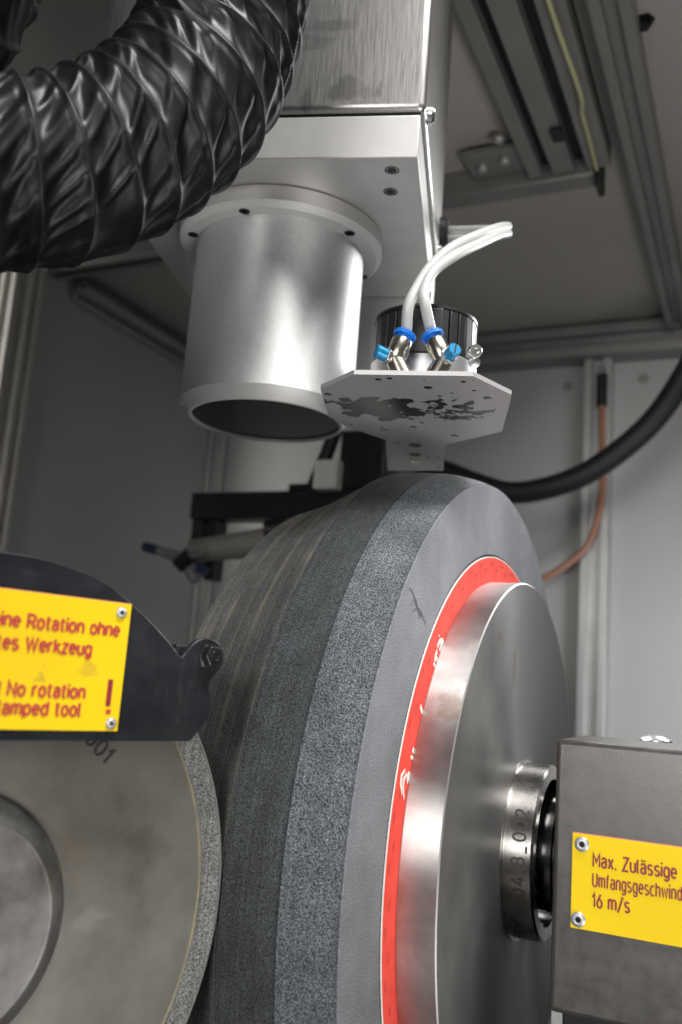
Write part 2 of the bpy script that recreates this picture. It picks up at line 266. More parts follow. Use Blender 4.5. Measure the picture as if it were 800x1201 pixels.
# ------------------------------------------------------------------ mesh helpers
class MB:
    def __init__(s): s.v = []; s.f = []
    def add(s, vs, fs):
        o = len(s.v); s.v += [tuple(v) for v in vs]; s.f += [tuple(i + o for i in f) for f in fs]; return s
    def box(s, x0, x1, y0, y1, z0, z1):
        vs = [(x, y, z) for x in (x0, x1) for y in (y0, y1) for z in (z0, z1)]
        return s.add(vs, [(0, 1, 3, 2), (4, 6, 7, 5), (0, 4, 5, 1), (2, 3, 7, 6), (0, 2, 6, 4), (1, 5, 7, 3)])
    def lathe(s, prof, axis='Z', seg=64, origin=(0, 0, 0), frame=None):
        """prof: (along, radius) list; frame: (e1, e2, e3) with e3 the axis"""
        if frame is None:
            frame = {'X': ((0, 1, 0), (0, 0, 1), (1, 0, 0)), 'Y': ((0, 0, 1), (1, 0, 0), (0, 1, 0)), 'Z': ((1, 0, 0), (0, 1, 0), (0, 0, 1))}[axis]
        e1, e2, e3 = [Vector(e) for e in frame]; o = Vector(origin); vs = []; fs = []; rows = []
        for a, r in prof:
            if r < 1e-7: rows.append([len(vs)]); vs.append(o + e3 * a)
            else:
                rows.append(list(range(len(vs), len(vs) + seg)))
                for k in range(seg):
                    t = 2 * math.pi * k / seg
                    vs.append(o + e3 * a + e1 * (r * math.cos(t)) + e2 * (r * math.sin(t)))
        for A, B in zip(rows[:-1], rows[1:]):
            if len(A) == 1 and len(B) == 1: continue
            for k in range(seg):
                j = (k + 1) % seg
                if len(A) == 1: fs.append((A[0], B[j], B[k]))
                elif len(B) == 1: fs.append((A[k], A[j], B[0]))
                else: fs.append((A[k], A[j], B[j], B[k]))
        return s.add(vs, fs)
    def cyl(s, p, q, r0, r1=None, seg=32):
        p = Vector(p); q = Vector(q); d = (q - p); l = d.length; d.normalize()
        e1 = d.orthogonal().normalized(); e2 = d.cross(e1); r1 = r0 if r1 is None else r1
        return s.lathe([(0, 0), (0, r0), (l, r1), (l, 0)], seg=seg, origin=p, frame=(e1, e2, d))
    def turned(s, p, d, prof, seg=32):
        d = Vector(d).normalized(); e1 = d.orthogonal().normalized(); e2 = d.cross(e1)
        return s.lathe(prof, seg=seg, origin=p, frame=(e1, e2, d))
    def tube(s, pts, r, seg=20, closed_ends=True):
        pts = [Vector(p) for p in pts]; vs = []; fs = []
        t0 = (pts[1] - pts[0]).normalized(); n = t0.orthogonal().normalized(); rows = []
        for i, p in enumerate(pts):
            t = (pts[min(i + 1, len(pts) - 1)] - pts[max(i - 1, 0)]).normalized()
            n = (n - t * n.dot(t)).normalized(); b = t.cross(n)
            rr = r(i / (len(pts) - 1)) if callable(r) else r
            rows.append(range(len(vs), len(vs) + seg))
            for k in range(seg):
                a = 2 * math.pi * k / seg; vs.append(p + n * (rr * math.cos(a)) + b * (rr * math.sin(a)))
        for A, B in zip(rows[:-1], rows[1:]):
            for k in range(seg):
                j = (k + 1) % seg; fs.append((A[k], A[j], B[j], B[k]))
        if closed_ends: fs.append(tuple(reversed(rows[0]))); fs.append(tuple(rows[-1]))
        return s.add(vs, fs)
    def prism(s, pts, z0, z1):
        n = len(pts)
        ar = sum(pts[i][0] * pts[(i + 1) % n][1] - pts[(i + 1) % n][0] * pts[i][1] for i in range(n))
        if ar < 0: pts = list(reversed(pts))
        vs = [(x, y, z0) for x, y in pts] + [(x, y, z1) for x, y in pts]
        fs = [tuple(reversed(range(n))), tuple(range(n, 2 * n))] + [(i, (i + 1) % n, (i + 1) % n + n, i + n) for i in range(n)]
        return s.add(vs, fs)
    def mesh(s, name, material, sharp=35):
        me = bpy.data.meshes.new(name); me.from_pydata(s.v, [], s.f); me.update()
        bm = bmesh.new(); bm.from_mesh(me)
        bmesh.ops.recalc_face_normals(bm, faces=bm.faces); bm.to_mesh(me); bm.free()
        me.polygons.foreach_set('use_smooth', [len(p_.vertices) <= 4 for p_ in me.polygons]); me.set_sharp_from_angle(angle=R(sharp))
        if material: me.materials.append(material)
        return me
    def build(s, name, material, parent=None, bevel=0.0, sharp=35, matrix=None, segs=3):
        o = bpy.data.objects.new(name, s.mesh(name, material, sharp)); COL.objects.link(o)
        if parent: o.parent = parent
        if matrix is not None: o.matrix_local = matrix
        if bevel:
            md = o.modifiers.new('bevel', 'BEVEL'); md.width = bevel; md.segments = segs; md.limit_method = 'ANGLE'; md.angle_limit = R(40); md.harden_normals = False
        return o

def tag(o, label=None, cat=None, group=None, kind=None):
    if label: o['label'] = label
    if cat: o['category'] = cat
    if group: o['group'] = group
    if kind: o['kind'] = kind
    return o
def thing(name, label, cat, matrix=None, group=None):
    o = bpy.data.objects.new(name, None); o.empty_display_size = 0.05; COL.objects.link(o)
    if matrix is not None: o.matrix_world = matrix
    return tag(o, label, cat, group)
def link_copy(src, parent, matrix):
    o = src.copy(); COL.objects.link(o); o.parent = parent; o.matrix_local = matrix; return o
def frame(e1, e2, e3, o):
    m_ = Matrix.Identity(4)
    for i in range(3): m_[i][0] = e1[i]; m_[i][1] = e2[i]; m_[i][2] = e3[i]; m_[i][3] = o[i]
    return m_
def smooth(pts, n=12):
    """Catmull-Rom through the points"""
    P_ = [Vector(p) for p in pts]; P_ = [2 * P_[0] - P_[1]] + P_ + [2 * P_[-1] - P_[-2]]; out = []
    for i in range(1, len(P_) - 2):
        for k in range(n):
            t = k / n; a, b, c, d = P_[i - 1:i + 3]
            out.append(0.5 * ((2 * b) + (c - a) * t + (2 * a - 5 * b + 4 * c - d) * t * t + (3 * b - a - 3 * c + d) * t ** 3))
    out.append(P_[-2]); return out

def arc(cx, cy, rx, ry, a0, a1, n=10):
    return [(cx + rx * math.cos(R(a0 + (a1 - a0) * i / n)), cy + ry * math.sin(R(a0 + (a1 - a0) * i / n))) for i in range(n + 1)]
xh = 0.74; XR = xh / 2
def bowl(x=0.25, rx=0.25): return arc(x, XR, rx, XR, 0, 360, 20)
GL = {   # engraver's single-line letters: (width, strokes), capital height 1
 'M': (0.66, [[(0, 0), (0, 1), (0.33, 0.35), (0.66, 1), (0.66, 0)]]),
 'Z': (0.56, [[(0, 1), (0.56, 1), (0, 0), (0.56, 0)]]),
 'U': (0.56, [[(0, 1), (0, 0.28)] + arc(0.28, 0.28, 0.28, 0.28, 180, 360)[1:] + [(0.56, 1)]]),
 'K': (0.58, [[(0, 0), (0, 1)], [(0.58, 1), (0.03, 0.42)], [(0.20, 0.60), (0.60, 0)]]),
 'R': (0.58, [[(0, 0), (0, 1), (0.33, 1)] + arc(0.33, 0.74, 0.25, 0.26, 90, -90) + [(0.03, 0.48)], [(0.32, 0.46), (0.60, 0)]]),
 'W': (0.92, [[(0, 1), (0.23, 0), (0.46, 0.9), (0.69, 0), (0.92, 1)]]),
 'N': (0.60, [[(0, 0), (0, 1), (0.60, 0), (0.60, 1)]]),
 'a': (0.46, [arc(0.23, xh - 0.21, 0.22, 0.21, 160, 0) + [(0.45, 0)], arc(0.23, 0.21, 0.22, 0.21, 75, 285, 14) + [(0.41, 0.12)], [(0.41, 0.43), (0.26, 0.425)]]),
 'x': (0.46, [[(0, 0), (0.46, xh)], [(0, xh), (0.20, 0.41)], [(0.26, 0.33), (0.46, 0)]]),
 '.': (0.08, [[(0.04, -0.05), (0.04, 0.10)]]),
 ',': (0.10, [[(0.08, 0.10), (0.02, -0.14)]]),
 'u': (0.46, [[(0, xh), (0, 0.22)] + arc(0.22, 0.22, 0.22, 0.22, 180, 330)[1:], [(0.46, xh), (0.46, 0)]]),
 'l': (0.12, [[(0, 1), (0, 0.14)] + arc(0.13, 0.14, 0.13, 0.14, 180, 270, 5)[1:]]),
 's': (0.44, [arc(0.22, xh - 0.19, 0.21, 0.19, 35, 180, 8) + arc(0.22, xh - 0.19, 0.21, 0.175, 180, 270, 4)[1:] + arc(0.22, 0.19, 0.22, 0.18, 90, 0, 4)[1:] + arc(0.22, 0.19, 0.22, 0.19, 0, -145, 8)[1:]]),
 'i': (0.0, [[(0, 0), (0, xh)], [(0, 0.92), (0, 1.05)]]),
 'g': (0.48, [arc(0.23, XR, 0.23, XR, 40, 320, 16), [(0.48, xh), (0.48, -0.06)] + arc(0.24, -0.06, 0.24, 0.20, 0, -150, 8)[1:]]),
 'e': (0.48, [[(0.03, 0.385), (0.48, 0.385)] + arc(0.24, XR + 0.01, 0.24, XR - 0.01, 5, 315, 18)]),
 'm': (0.74, [[(0, 0), (0, xh)], arc(0.185, xh - 0.19, 0.165, 0.19, 150, 0) + [(0.35, 0)], arc(0.555, xh - 0.19, 0.185, 0.19, 155, 0) + [(0.74, 0)]]),
 'f': (0.28, [[(0.10, 0), (0.10, 0.82)] + arc(0.27, 0.82, 0.17, 0.18, 180, 90, 6)[1:], [(-0.04, xh), (0.26, xh)]]),
 'n': (0.46, [[(0, 0), (0, xh)], arc(0.24, xh - 0.22, 0.22, 0.22, 155, 0) + [(0.46, 0)]]),
 'c': (0.44, [arc(0.25, XR, 0.25, XR, 50, 310, 16)]),
 'h': (0.46, [[(0, 0), (0, 1)], arc(0.24, xh - 0.22, 0.22, 0.22, 155, 0) + [(0.46, 0)]]),
 'w': (0.70, [[(0, xh), (0.17, 0), (0.35, 0.64), (0.53, 0), (0.70, xh)]]),
 'd': (0.48, [arc(0.23, XR, 0.23, XR, 40, 320, 16), [(0.48, 1), (0.48, 0)]]),
 'p': (0.48, [arc(0.25, XR, 0.23, XR, 140, -140, 16), [(0, xh), (0, -0.26)]]),
 'k': (0.44, [[(0, 0), (0, 1)], [(0.42, xh), (0.03, 0.30)], [(0.16, 0.44), (0.45, 0)]]),
 't': (0.30, [[(0.11, 0.96), (0.11, 0.16)] + arc(0.27, 0.16, 0.16, 0.16, 180, 270, 6)[1:], [(-0.03, xh), (0.29, xh)]]),
 'o': (0.50, [bowl()]),
 'r': (0.30, [[(0, 0), (0, xh)], arc(0.22, xh - 0.22, 0.20, 0.22, 150, 70, 6)]),
 'z': (0.42, [[(0, xh), (0.42, xh), (0, 0), (0.42, 0)]]),
 '1': (0.26, [[(0, 0.72), (0.22, 1), (0.22, 0)]]),
 '6': (0.50, [arc(0.25, 0.30, 0.25, 0.30, 115, 475, 20), [(0.03, 0.42), (0.34, 1)]]),
 '/': (0.46, [[(0, -0.12), (0.46, 1.06)]]),
 '3': (0.48, [arc(0.22, 0.74, 0.23, 0.26, 150, -80, 12), arc(0.21, 0.28, 0.26, 0.28, 85, -150, 14)]),
 '0': (0.50, [arc(0.25, 0.5, 0.25, 0.5, 0, 360, 24)]),
 '4': (0.54, [[(0.36, 1), (0, 0.26), (0.54, 0.26)], [(0.40, 0.56), (0.40, 0.30)], [(0.40, 0.22), (0.40, 0)]]),
 '8': (0.50, [arc(0.25, 0.76, 0.21, 0.24, -85, 265, 18), arc(0.25, 0.26, 0.25, 0.26, 95, 445, 18)]),
 '2': (0.48, [arc(0.24, 0.74, 0.23, 0.26, 165, -30, 12) + [(0.0, 0), (0.48, 0)]]),
 '_': (0.45, [[(0, -0.12), (0.45, -0.12)]]),
 '!': (0.06, [[(0.03, 1), (0.03, 0.28)], [(0.03, 0.12), (0.03, -0.02)]]),
 ' ': (0.22, []),
}
GL['ä'] = (GL['a'][0], GL['a'][1] + [[(0.10, 0.90), (0.10, 1.03)], [(0.36, 0.90), (0.36, 1.03)]])
def text_mesh(body, x0, x1, y0, h, depth=0.0003, stroke=0.13, gap=0.24):
    """engraved lettering in the XY plane: left x0, right x1, baseline y0, capital height h"""
    total = sum(GL[c][0] + gap for c in body) - gap
    sx = (x1 - x0) / total; mb = MB(); pen = 0.0; hw = stroke * h / 2; lay = 0
    for c in body:
        w, strokes = GL[c]
        for st in strokes:
            P2 = []
            for x, y in st:
                q = Vector((x0 + (pen + x) * sx, y0 + y * h))
                if not P2 or (q - P2[-1]).length > 1e-6: P2.append(q)
            n = len(P2); closed = n > 3 and (P2[0] - P2[-1]).length < 1e-5
            if closed: P2 = P2[:-1]; n -= 1
            lf = []; rt = []
            for i_ in range(n):
                a = P2[i_ - 1] if (i_ > 0 or closed) else None; b = P2[(i_ + 1) % n] if (i_ < n - 1 or closed) else None
                d1 = (P2[i_] - a).normalized() if a is not None else None; d2 = (b - P2[i_]).normalized() if b is not None else None
                if d1 is None: d1 = d2
                if d2 is None: d2 = d1
                n1 = Vector((-d1.y, d1.x)); n2 = Vector((-d2.y, d2.x)); mt = (n1 + n2)
                mt = mt.normalized() if mt.length > 1e-4 else n1
                ln_ = hw / max(0.42, mt.dot(n1))
                p = P2[i_].copy()
                lf.append(p + mt * ln_); rt.append(p - mt * ln_)
            z = depth + (lay % 7) * 0.000012; lay += 1
            vs = [(p.x, p.y, z) for p in lf] + [(p.x, p.y, z) for p in rt] + [(p.x, p.y, 0) for p in lf] + [(p.x, p.y, 0) for p in rt]
            fs = []
            for i_ in range(n if closed else n - 1):
                j_ = (i_ + 1) % n
                fs += [(n + i_, n + j_, j_, i_), (i_, j_, 2 * n + j_, 2 * n + i_), (n + j_, n + i_, 3 * n + i_, 3 * n + j_)]
            if not closed: fs += [(0, 2 * n, 3 * n, n), (n - 1, 2 * n - 1, 4 * n - 1, 3 * n - 1)]
            mb.add(vs, fs)
        pen += w + gap
    me = bpy.data.meshes.new('lettering'); me.from_pydata(mb.v, [], mb.f); me.update(); return me
def text_part(body, material, parent, x0, x1, y0, h, z, matrix=None, depth=0.0002, name='lettering', stroke=0.13, gap=0.24):
    me = text_mesh(body, x0, x1, y0, h, depth, stroke, gap); me.materials.append(material)
    o = bpy.data.objects.new(name, me); COL.objects.link(o); o.parent = parent
    o.matrix_local = (matrix or Matrix.Identity(4)) @ Matrix.Translation((0, 0, z)); return o

# ================================================================== THE SETTING
def struct(name, mb, material, label=None):
    o = mb.build(name, material); tag(o, label, None, None, 'structure'); return o
struct('back_wall', MB().box(-1.45, 1.0, 2.10, 2.13, -1.3, 0.90), m_wall)
struct('left_wall', MB().box(-1.43, -1.40, 1.34, 2.10, -1.3, 0.90), m_wall)
struct('ceiling', MB().box(-1.43, 1.0, 0.72, 2.10, 0.862, 0.89), m_ceil)
struct('floor', MB().box(-4, 4, -4, 4, -1.33, -1.30), m_floor)

def profile_bar(name, label, p, q, w, h, up, material, group='aluminium frame profiles of the cabinet'):
    """slotted extrusion from p to q, w across, h deep along 'up'; the slot runs down the visible side"""
    p = Vector(p); q = Vector(q); d = (q - p).normalized(); up = Vector(up).normalized(); side = d.cross(up).normalized()
    t = thing(name, label, 'profile', frame(side, up, d, p), group); L_ = (q - p).length
    MB().box(-w / 2, w / 2, 0.35 * h, h, 0, L_).build('core', material, t, bevel=0.002)
    g = w * 0.19
    MB().box(-w / 2, -g, 0, 0.348 * h, 0.0005, L_ - 0.0005).build('flange', material, t, bevel=0.002)
    MB().box(g, w / 2, 0, 0.348 * h, 0.0005, L_ - 0.0005).build('flange', material, t, bevel=0.002)
    return t
# upright on the back wall (open slot towards the camera)
profile_bar('frame_profile', 'slotted aluminium upright on the back wall behind the copper hose', (-0.337, 2.055, -1.2), (-0.337, 2.055, 0.778), 0.062, 0.044, (0, 1, 0), m_profile)
# header along the top of the back wall, two lengths
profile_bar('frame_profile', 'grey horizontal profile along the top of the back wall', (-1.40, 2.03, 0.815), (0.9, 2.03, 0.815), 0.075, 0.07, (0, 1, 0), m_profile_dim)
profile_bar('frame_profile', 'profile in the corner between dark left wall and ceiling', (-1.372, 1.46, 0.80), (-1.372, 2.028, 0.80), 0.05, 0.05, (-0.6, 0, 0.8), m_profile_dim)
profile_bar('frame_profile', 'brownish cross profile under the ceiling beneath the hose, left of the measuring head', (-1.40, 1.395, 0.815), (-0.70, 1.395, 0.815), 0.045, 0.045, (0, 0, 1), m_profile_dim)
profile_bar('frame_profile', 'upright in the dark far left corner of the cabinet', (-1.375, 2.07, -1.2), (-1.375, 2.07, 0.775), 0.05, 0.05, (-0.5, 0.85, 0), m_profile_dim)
# left door posts
profile_bar('door_post', 'slim lilac-grey door post touching the dark left wall', (-1.372, 1.331, -1.2), (-1.372, 1.331, 0.86), 0.017, 0.022, (-0.5, 0.86, 0), m_post, 'door posts at the left opening')
profile_bar('door_post', 'silver door post between the slim post and the picture edge', (-1.372, 1.299, -1.2), (-1.372, 1.299, 0.86), 0.025, 0.030, (-0.5, 0.86, 0), m_post, 'door posts at the left opening')
profile_bar('door_post', 'bright door post at the left picture edge', (-1.372, 1.254, -1.2), (-1.372, 1.254, 0.86), 0.030, 0.036, (-0.5, 0.86, 0), m_post, 'door posts at the left opening')
o = MB().box(-2.05, -2.0, 1.5, 2.2, 1.0, 1.45).build('machine_panel', m_yellout, bevel=0.004); tag(o, 'ochre machine panel glimpsed beyond the left door post', 'panel')
o = MB().box(-2.05, -2.0, 1.5, 2.2, 0.70, 0.99).build('machine_panel', m_blueout, bevel=0.004); tag(o, 'blue machine panel glimpsed beyond the left door post', 'panel')
# beam and rails hanging from the ceiling
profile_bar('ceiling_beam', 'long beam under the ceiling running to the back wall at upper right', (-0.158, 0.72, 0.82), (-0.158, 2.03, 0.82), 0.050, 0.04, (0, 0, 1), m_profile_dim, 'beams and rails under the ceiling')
t = thing('ceiling_rail_frame', 'grey rail frame with two dark slots hanging from the ceiling', 'rail')
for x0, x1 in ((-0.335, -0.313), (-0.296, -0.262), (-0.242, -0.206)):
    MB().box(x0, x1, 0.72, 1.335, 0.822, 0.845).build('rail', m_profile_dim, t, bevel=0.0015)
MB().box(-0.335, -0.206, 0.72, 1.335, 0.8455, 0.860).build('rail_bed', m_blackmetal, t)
MB().box(-0.53, -0.232, 1.338, 1.378, 0.815, 0.860).build('cross_bar', m_profile_dim, t, bevel=0.003)
MB().box(-0.43, -0.34, 1.265, 1.336, 0.838, 0.850).build('mounting_plate', m_profile_dim, t, bevel=0.002)
sc = MB().turned((0, 0, 0), (0, 0, -1), [(0, 0.009), (0.006, 0.009), (0.009, 0.006), (0.009, 0)], 16).build('screw', m_profile, t, matrix=Matrix.Translation((-0.405, 1.30, 0.838)))
link_copy(sc, t, Matrix.Translation((-0.365, 1.29, 0.838))); link_copy(sc, t, Matrix.Translation((-0.362, 1.24, 0.845)))
MB().box(-0.275, -0.258, 1.205, 1.235, 0.8135, 0.8215).build('clip', m_black, t, bevel=0.001)
MB().box(-0.232, -0.222, 1.335, 1.385, 0.800, 0.858).build('end_stop', m_black, t, bevel=0.002)
o = MB().tube(smooth([(-0.224, 0.60, 0.815), (-0.222, 0.95, 0.812), (-0.216, 1.12, 0.808), (-0.222, 1.17, 0.812), (-0.224, 1.24, 0.815), (-0.227, 1.33, 0.817)], 10), 0.0032, 12).build('earth_wire', m_wire)
tag(o, 'thin yellow-green wire running along the ceiling rail', 'wire')
t = thing('ceiling_screw', 'small dark bolt in the ceiling sheet, top right', 'bolt', Matrix.Translation((-0.128, 1.075, 0.862)))
MB().lathe([(0, 0.013), (-0.004, 0.013), (-0.004, 0.008), (-0.012, 0.008), (-0.012, 0)], 'Z', 6).build('hex_head', m_darkscrew, t)
# cable, copper hose on the back wall
P_ = [(-0.03, 1.72, 0.90), (-0.0549, 1.75, .7962), (-.0851, 1.75, .7045), (-.1303, 1.75, .6058), (-.1912, 1.75, .5163), (-.2849, 1.75, .4386), (-.3662, 1.75, .403),
      (-.4509, 1.75, .3909), (-.5225, 1.745, .4101), (-.5972, 1.74, .4392), (-.6741, 1.72, .4564), (-.76, 1.69, .43), (-.85, 1.66, .30)]
o = MB().tube(smooth(P_, 12), 0.0225, 24).build('black_cable', m_rubber); tag(o, 'thick black cable sagging in front of the back wall', 'cable')
t = thing('copper_hose', 'thin copper-brown hose hanging from the back wall upright', 'hose', Matrix.Translation((-0.3247, 2.04, 0.70)))
P_ = [(-.3247, 2.04, .6986), (-.3228, 2.04, .607), (-.3185, 2.04, .4871), (-.3244, 2.035, .4088), (-.3469, 2.03, .3313), (-.3926, 2.02, .2825), (-.4394, 2.01, .2525), (-.5167, 2.0, .2273), (-.62, 1.98, .20), (-.80, 1.98, .14), (-.95, 2.02, -.02)]
MB().tube([Vector(p) - Vector((-.3247, 2.04, .70)) for p in smooth(P_, 10)], 0.0075, 16).build('hose_line', m_copper, t)
MB().cyl((0, 0, -0.045), (0, 0, 0.03), 0.0125).build('connector', m_black, t)
MB().cyl((0, 0, 0.03), (0, 0, 0.05), 0.008).build('nipple', m_screw, t)
for x, z, l in ((-0.415, 0.73, 'faint wall plug on the back wall left of the upright'), (-0.24, 0.735, 'faint wall plug on the back wall right of the upright')):
    o = MB().lathe([(0, 0.012), (-0.004, 0.010), (-0.004, 0)], 'Y', 16).build('wall_plug', m_profile_dim); o.location = (x, 2.0995, z); tag(o, l, 'plug')

# spray unit in the dark behind the wheel
t = thing('spray_unit', 'dark coolant bar with posts, half hidden behind the grinding wheel', 'machine part')
MB().box(-0.976, -0.52, 1.40, 1.45, 0.274, 0.325).build('bar', m_blackmetal, t, bevel=0.003)
MB().box(-0.972, -0.950, 1.405, 1.44, 0.19, 0.2735).build('post', m_blackmetal, t, bevel=0.002)
MB().box(-0.935, -0.915, 1.405, 1.44, 0.16, 0.2735).build('post', m_blackmetal, t, bevel=0.002)
MB().box(-0.672, -0.585, 1.40, 1.47, 0.326, 0.432).build('valve_block', m_blackmetal, t, bevel=0.004)
MB().box(-0.775, -0.70, 1.41, 1.45, 0.326, 0.340).build('clamp', m_blackmetal, t, bevel=0.003)
MB().tube(smooth([(-.735, 1.43, .335), (-.722, 1.43, .37), (-.705, 1.43, .42), (-.68, 1.43, .50)], 6), 0.013, 14).build('supply_line', m_rubber, t)
MB().box(-0.706, -0.661, 1.37, 1.398, 0.320, 0.372).build('terminal', m_white, t, bevel=0.003)
MB().cyl((-0.93, 1.35, 0.205), (-0.70, 1.42, 0.245), 0.020, 0.032).build('cylinder', m_cream, t)
MB().cyl((-0.79, 1.37, 0.245), (-0.755, 1.38, 0.252), 0.020).build('cap', m_black, t)
n_ = MB().cyl((-0.995, 1.34, 0.204), (-0.93, 1.34, 0.188), 0.007, 0.013).build('nozzle', m_profile_dim, t)
MB().cyl((-1.025, 1.34, 0.211), (-0.995, 1.34, 0.204), 0.009).build('blue_tip', m_bluedim, n_)
n_ = MB().cyl((-0.905, 1.34, 0.15), (-0.93, 1.34, 0.178), 0.010, 0.009).build('nozzle', m_profile_dim, t)
MB().cyl((-0.895, 1.33, 0.175), (-0.88, 1.33, 0.165), 0.010).build('blue_tip', m_bluedim, n_)
MB().cyl((-0.94, 1.33, 0.175), (-0.905, 1.33, 0.205), 0.014).build('knob', m_black, t)
MB().cyl((-0.905, 1.315, 0.20), (-0.885, 1.315, 0.203), 0.012).build('knob', m_screw, t)

# ================================================================== GRINDING WHEEL (axis along X)
WC = Vector((-0.2114, 0.7911, -0.1281))
wheel = thing('grinding_wheel', 'large grey profiled grinding wheel with red label ring and steel flange', 'grinding wheel', Matrix.Translation(WC))
SEG = 256
def X(x): return x - WC.x
body = MB().lathe([(X(-.366), 0.14), (X(-.366), 0.2835), (X(-.3655), 0.284), (X(-.300), 0.284), (X(-.230), 0.284), (X(-.2118), 0.3046), (X(-.2114), 0.3040), (X(-.2114), 0.2452),
                   (X(-.2135), 0.2450), (X(-.2135), 0.2434), (X(-.2114), 0.2433), (X(-.2114), 0.14)], 'X', SEG).build('abrasive_body', m_side, wheel, sharp=25)
MB().lathe([(X(-.2121), 0.3040), (X(-.2121), 0.3052), (X(-.2200), 0.3085), (X(-.2300), 0.3118), (X(-.2400), 0.3143), (X(-.2449), 0.3150)], 'X', SEG).build('coarse_band', m_coarse, wheel, sharp=25)
MB().lathe([(X(-.2449), 0.3143), (X(-.2456), 0.3143), (X(-.2470), 0.3150), (X(-.2640), 0.3163), (X(-.2815), 0.3168)], 'X', SEG).build('fine_band', m_fine, wheel, sharp=25)
MB().lathe([(X(-.2815), 0.3163), (X(-.2822), 0.3148), (X(-.2832), 0.3148), (X(-.2840), 0.3161), (X(-.2872), 0.3150), (X(-.2885), 0.3138), (X(-.300), 0.3088), (X(-.310), 0.3040), (X(-.320), 0.2998), (X(-.330), 0.2958), (X(-.340), 0.2922), (X(-.352), 0.2886), (X(-.3655), 0.2850), (X(-.3662), 0.2835)], 'X', SEG).build('tapered_shoulder', m_shoulder, wheel, sharp=40)
lab = MB().lathe([(X(-.2112), 0.15), (X(-.2106), 0.15), (X(-.2106), 0.2424), (X(-.2113), 0.2424)], 'X', SEG).build('paper_label', m_red, wheel)
MB().lathe([(X(-.2113), 0.2425), (X(-.21062), 0.2425), (X(-.21062), 0.2434), (X(-.2113), 0.2434)], 'X', SEG).build('label_edge', m_white, lab)
def ring_patch(name, material, parent, pts, dx=0.0002):
    """thin print on the label: outline given as (angle in degrees above horizontal towards the camera, radius)"""
    q = []
    for a, r in pts: q.append((-r * math.cos(R(a)), r * math.sin(R(a))))
    n = len(q); x = X(-.2106) + 0.00005
    vs = [(x, y, z) for y, z in q] + [(x + dx, y, z) for y, z in q]
    fs = [tuple(range(n)), tuple(range(n, 2 * n))] + [(i, (i + 1) % n, (i + 1) % n + n, i + n) for i in range(n)]
    return MB().add(vs, fs).build(name, material, parent)
for pts_ in ([(18.6, .2306), (17.3, .2364), (15.8, .2352), (14.3, .2288), (14.9, .2292), (16.0, .2322), (17.2, .2332), (18.2, .2300)],
             [(18.2, .2268), (16.9, .2312), (15.6, .2302), (13.9, .2240), (14.4, .2240), (15.8, .2278), (16.8, .2284), (17.8, .2256)],
             [(18.6, .2236), (17.6, .2250), (16.6, .2222), (17.3, .2206), (18.7, .2210)],
             [(22.9, .2228), (22.1, .2232), (21.9, .2208), (22.8, .2208)], [(21.4, .2236), (20.7, .2236), (20.9, .2208), (21.5, .2208)],
             [(30.5, .2262), (29.7, .2258), (29.3, .2208), (30.2, .2206)],
             [(42.6, .2268), (41.2, .2272), (40.3, .2250), (40.9, .2208), (42.0, .2208), (41.6, .2240), (42.4, .2244)],
             [(40.2, .2244), (39.4, .2246), (39.5, .2208), (40.1, .2208)],
             [(46.2, .2252), (44.8, .2288), (43.2, .2290), (42.9, .2262), (44.2, .2262), (45.0, .2240), (43.4, .2232), (43.6, .2208), (46.4, .2210)], [(45.2, .2316), (44.8, .2318), (44.8, .2308), (45.2, .2306)]):
    ring_patch('white_print', m_white, lab, pts_)
for a_ in [-38, -30, -22, -14, -6, 3, 10, 25, 34, 50, 58, 66, 74, 82, 90, 98, 106]:
    for da, r_ in ((0, 0.2385), (3.2, 0.2335)):
        a = a_ + da + random.uniform(-.6, .6)
        ring_patch('faint_print', m_redfaint, lab, [(a, r_), (a + 0.9, r_ + 0.0008), (a + 1.8, r_ - 0.0002), (a + 1.9, r_ - 0.0022), (a + 0.8, r_ - 0.0030), (a + 0.1, r_ - 0.0018)], 0.0001)
for q_ in ([(-.2284, .1905), (-.2215, .1880), (-.2120, .1790), (-.2000, .1740)], [(-.2230, .1800), (-.2160, .1850), (-.2050, .1720)], [(-.2200, .1760), (-.2080, .1790), (-.1930, .1700)]):
    MB().tube(smooth([(0.0003, y, z) for y, z in q_], 6), 0.00022, 6).build('pencil_mark', m_pencil, wheel)
# flange and spindle nose
fl = MB().lathe([(X(-.2108), 0.2205), (X(-.2095), 0.2210), (X(-.1841), 0.2210)], 'X', SEG).build('clamping_flange', m_steel_turned, wheel, sharp=20)
MB().lathe([(X(-.1841), 0.2210), (X(-.1832), 0.2201)], 'X', SEG).build('bright_chamfer', m_edge, fl)
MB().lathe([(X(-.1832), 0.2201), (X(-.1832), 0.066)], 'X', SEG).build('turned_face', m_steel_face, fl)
nose = MB().lathe([(X(-.1832), 0.0718), (X(-.1822), 0.0718), (X(-.1818), 0.0693), (X(-.1605), 0.0693), (X(-.1588), 0.0676), (X(-.1588), 0.058)], 'X', 128).build('spindle_nose', m_nose, wheel, sharp=20)
MB().lathe([(X(-.1590), 0.0582), (X(-.1680), 0.0580), (X(-.1680), 0.046), (X(-.150), 0.046), (X(-.148), 0.048), (X(-.128), 0.048)], 'X', 96).build('spindle_shaft', m_shaft, nose)
for a in (158, 178, 198, 220):
    y = 0.052 * math.cos(R(a)); z = 0.052 * math.sin(R(a))
    MB().turned((X(-.1680), y, z), (1, 0, 0), [(0, 0.004), (0.006, 0.004), (0.006, 0.002), (0.003, 0.002), (0.003, 0)], 12).build('cap_screw', m_screw, nose)
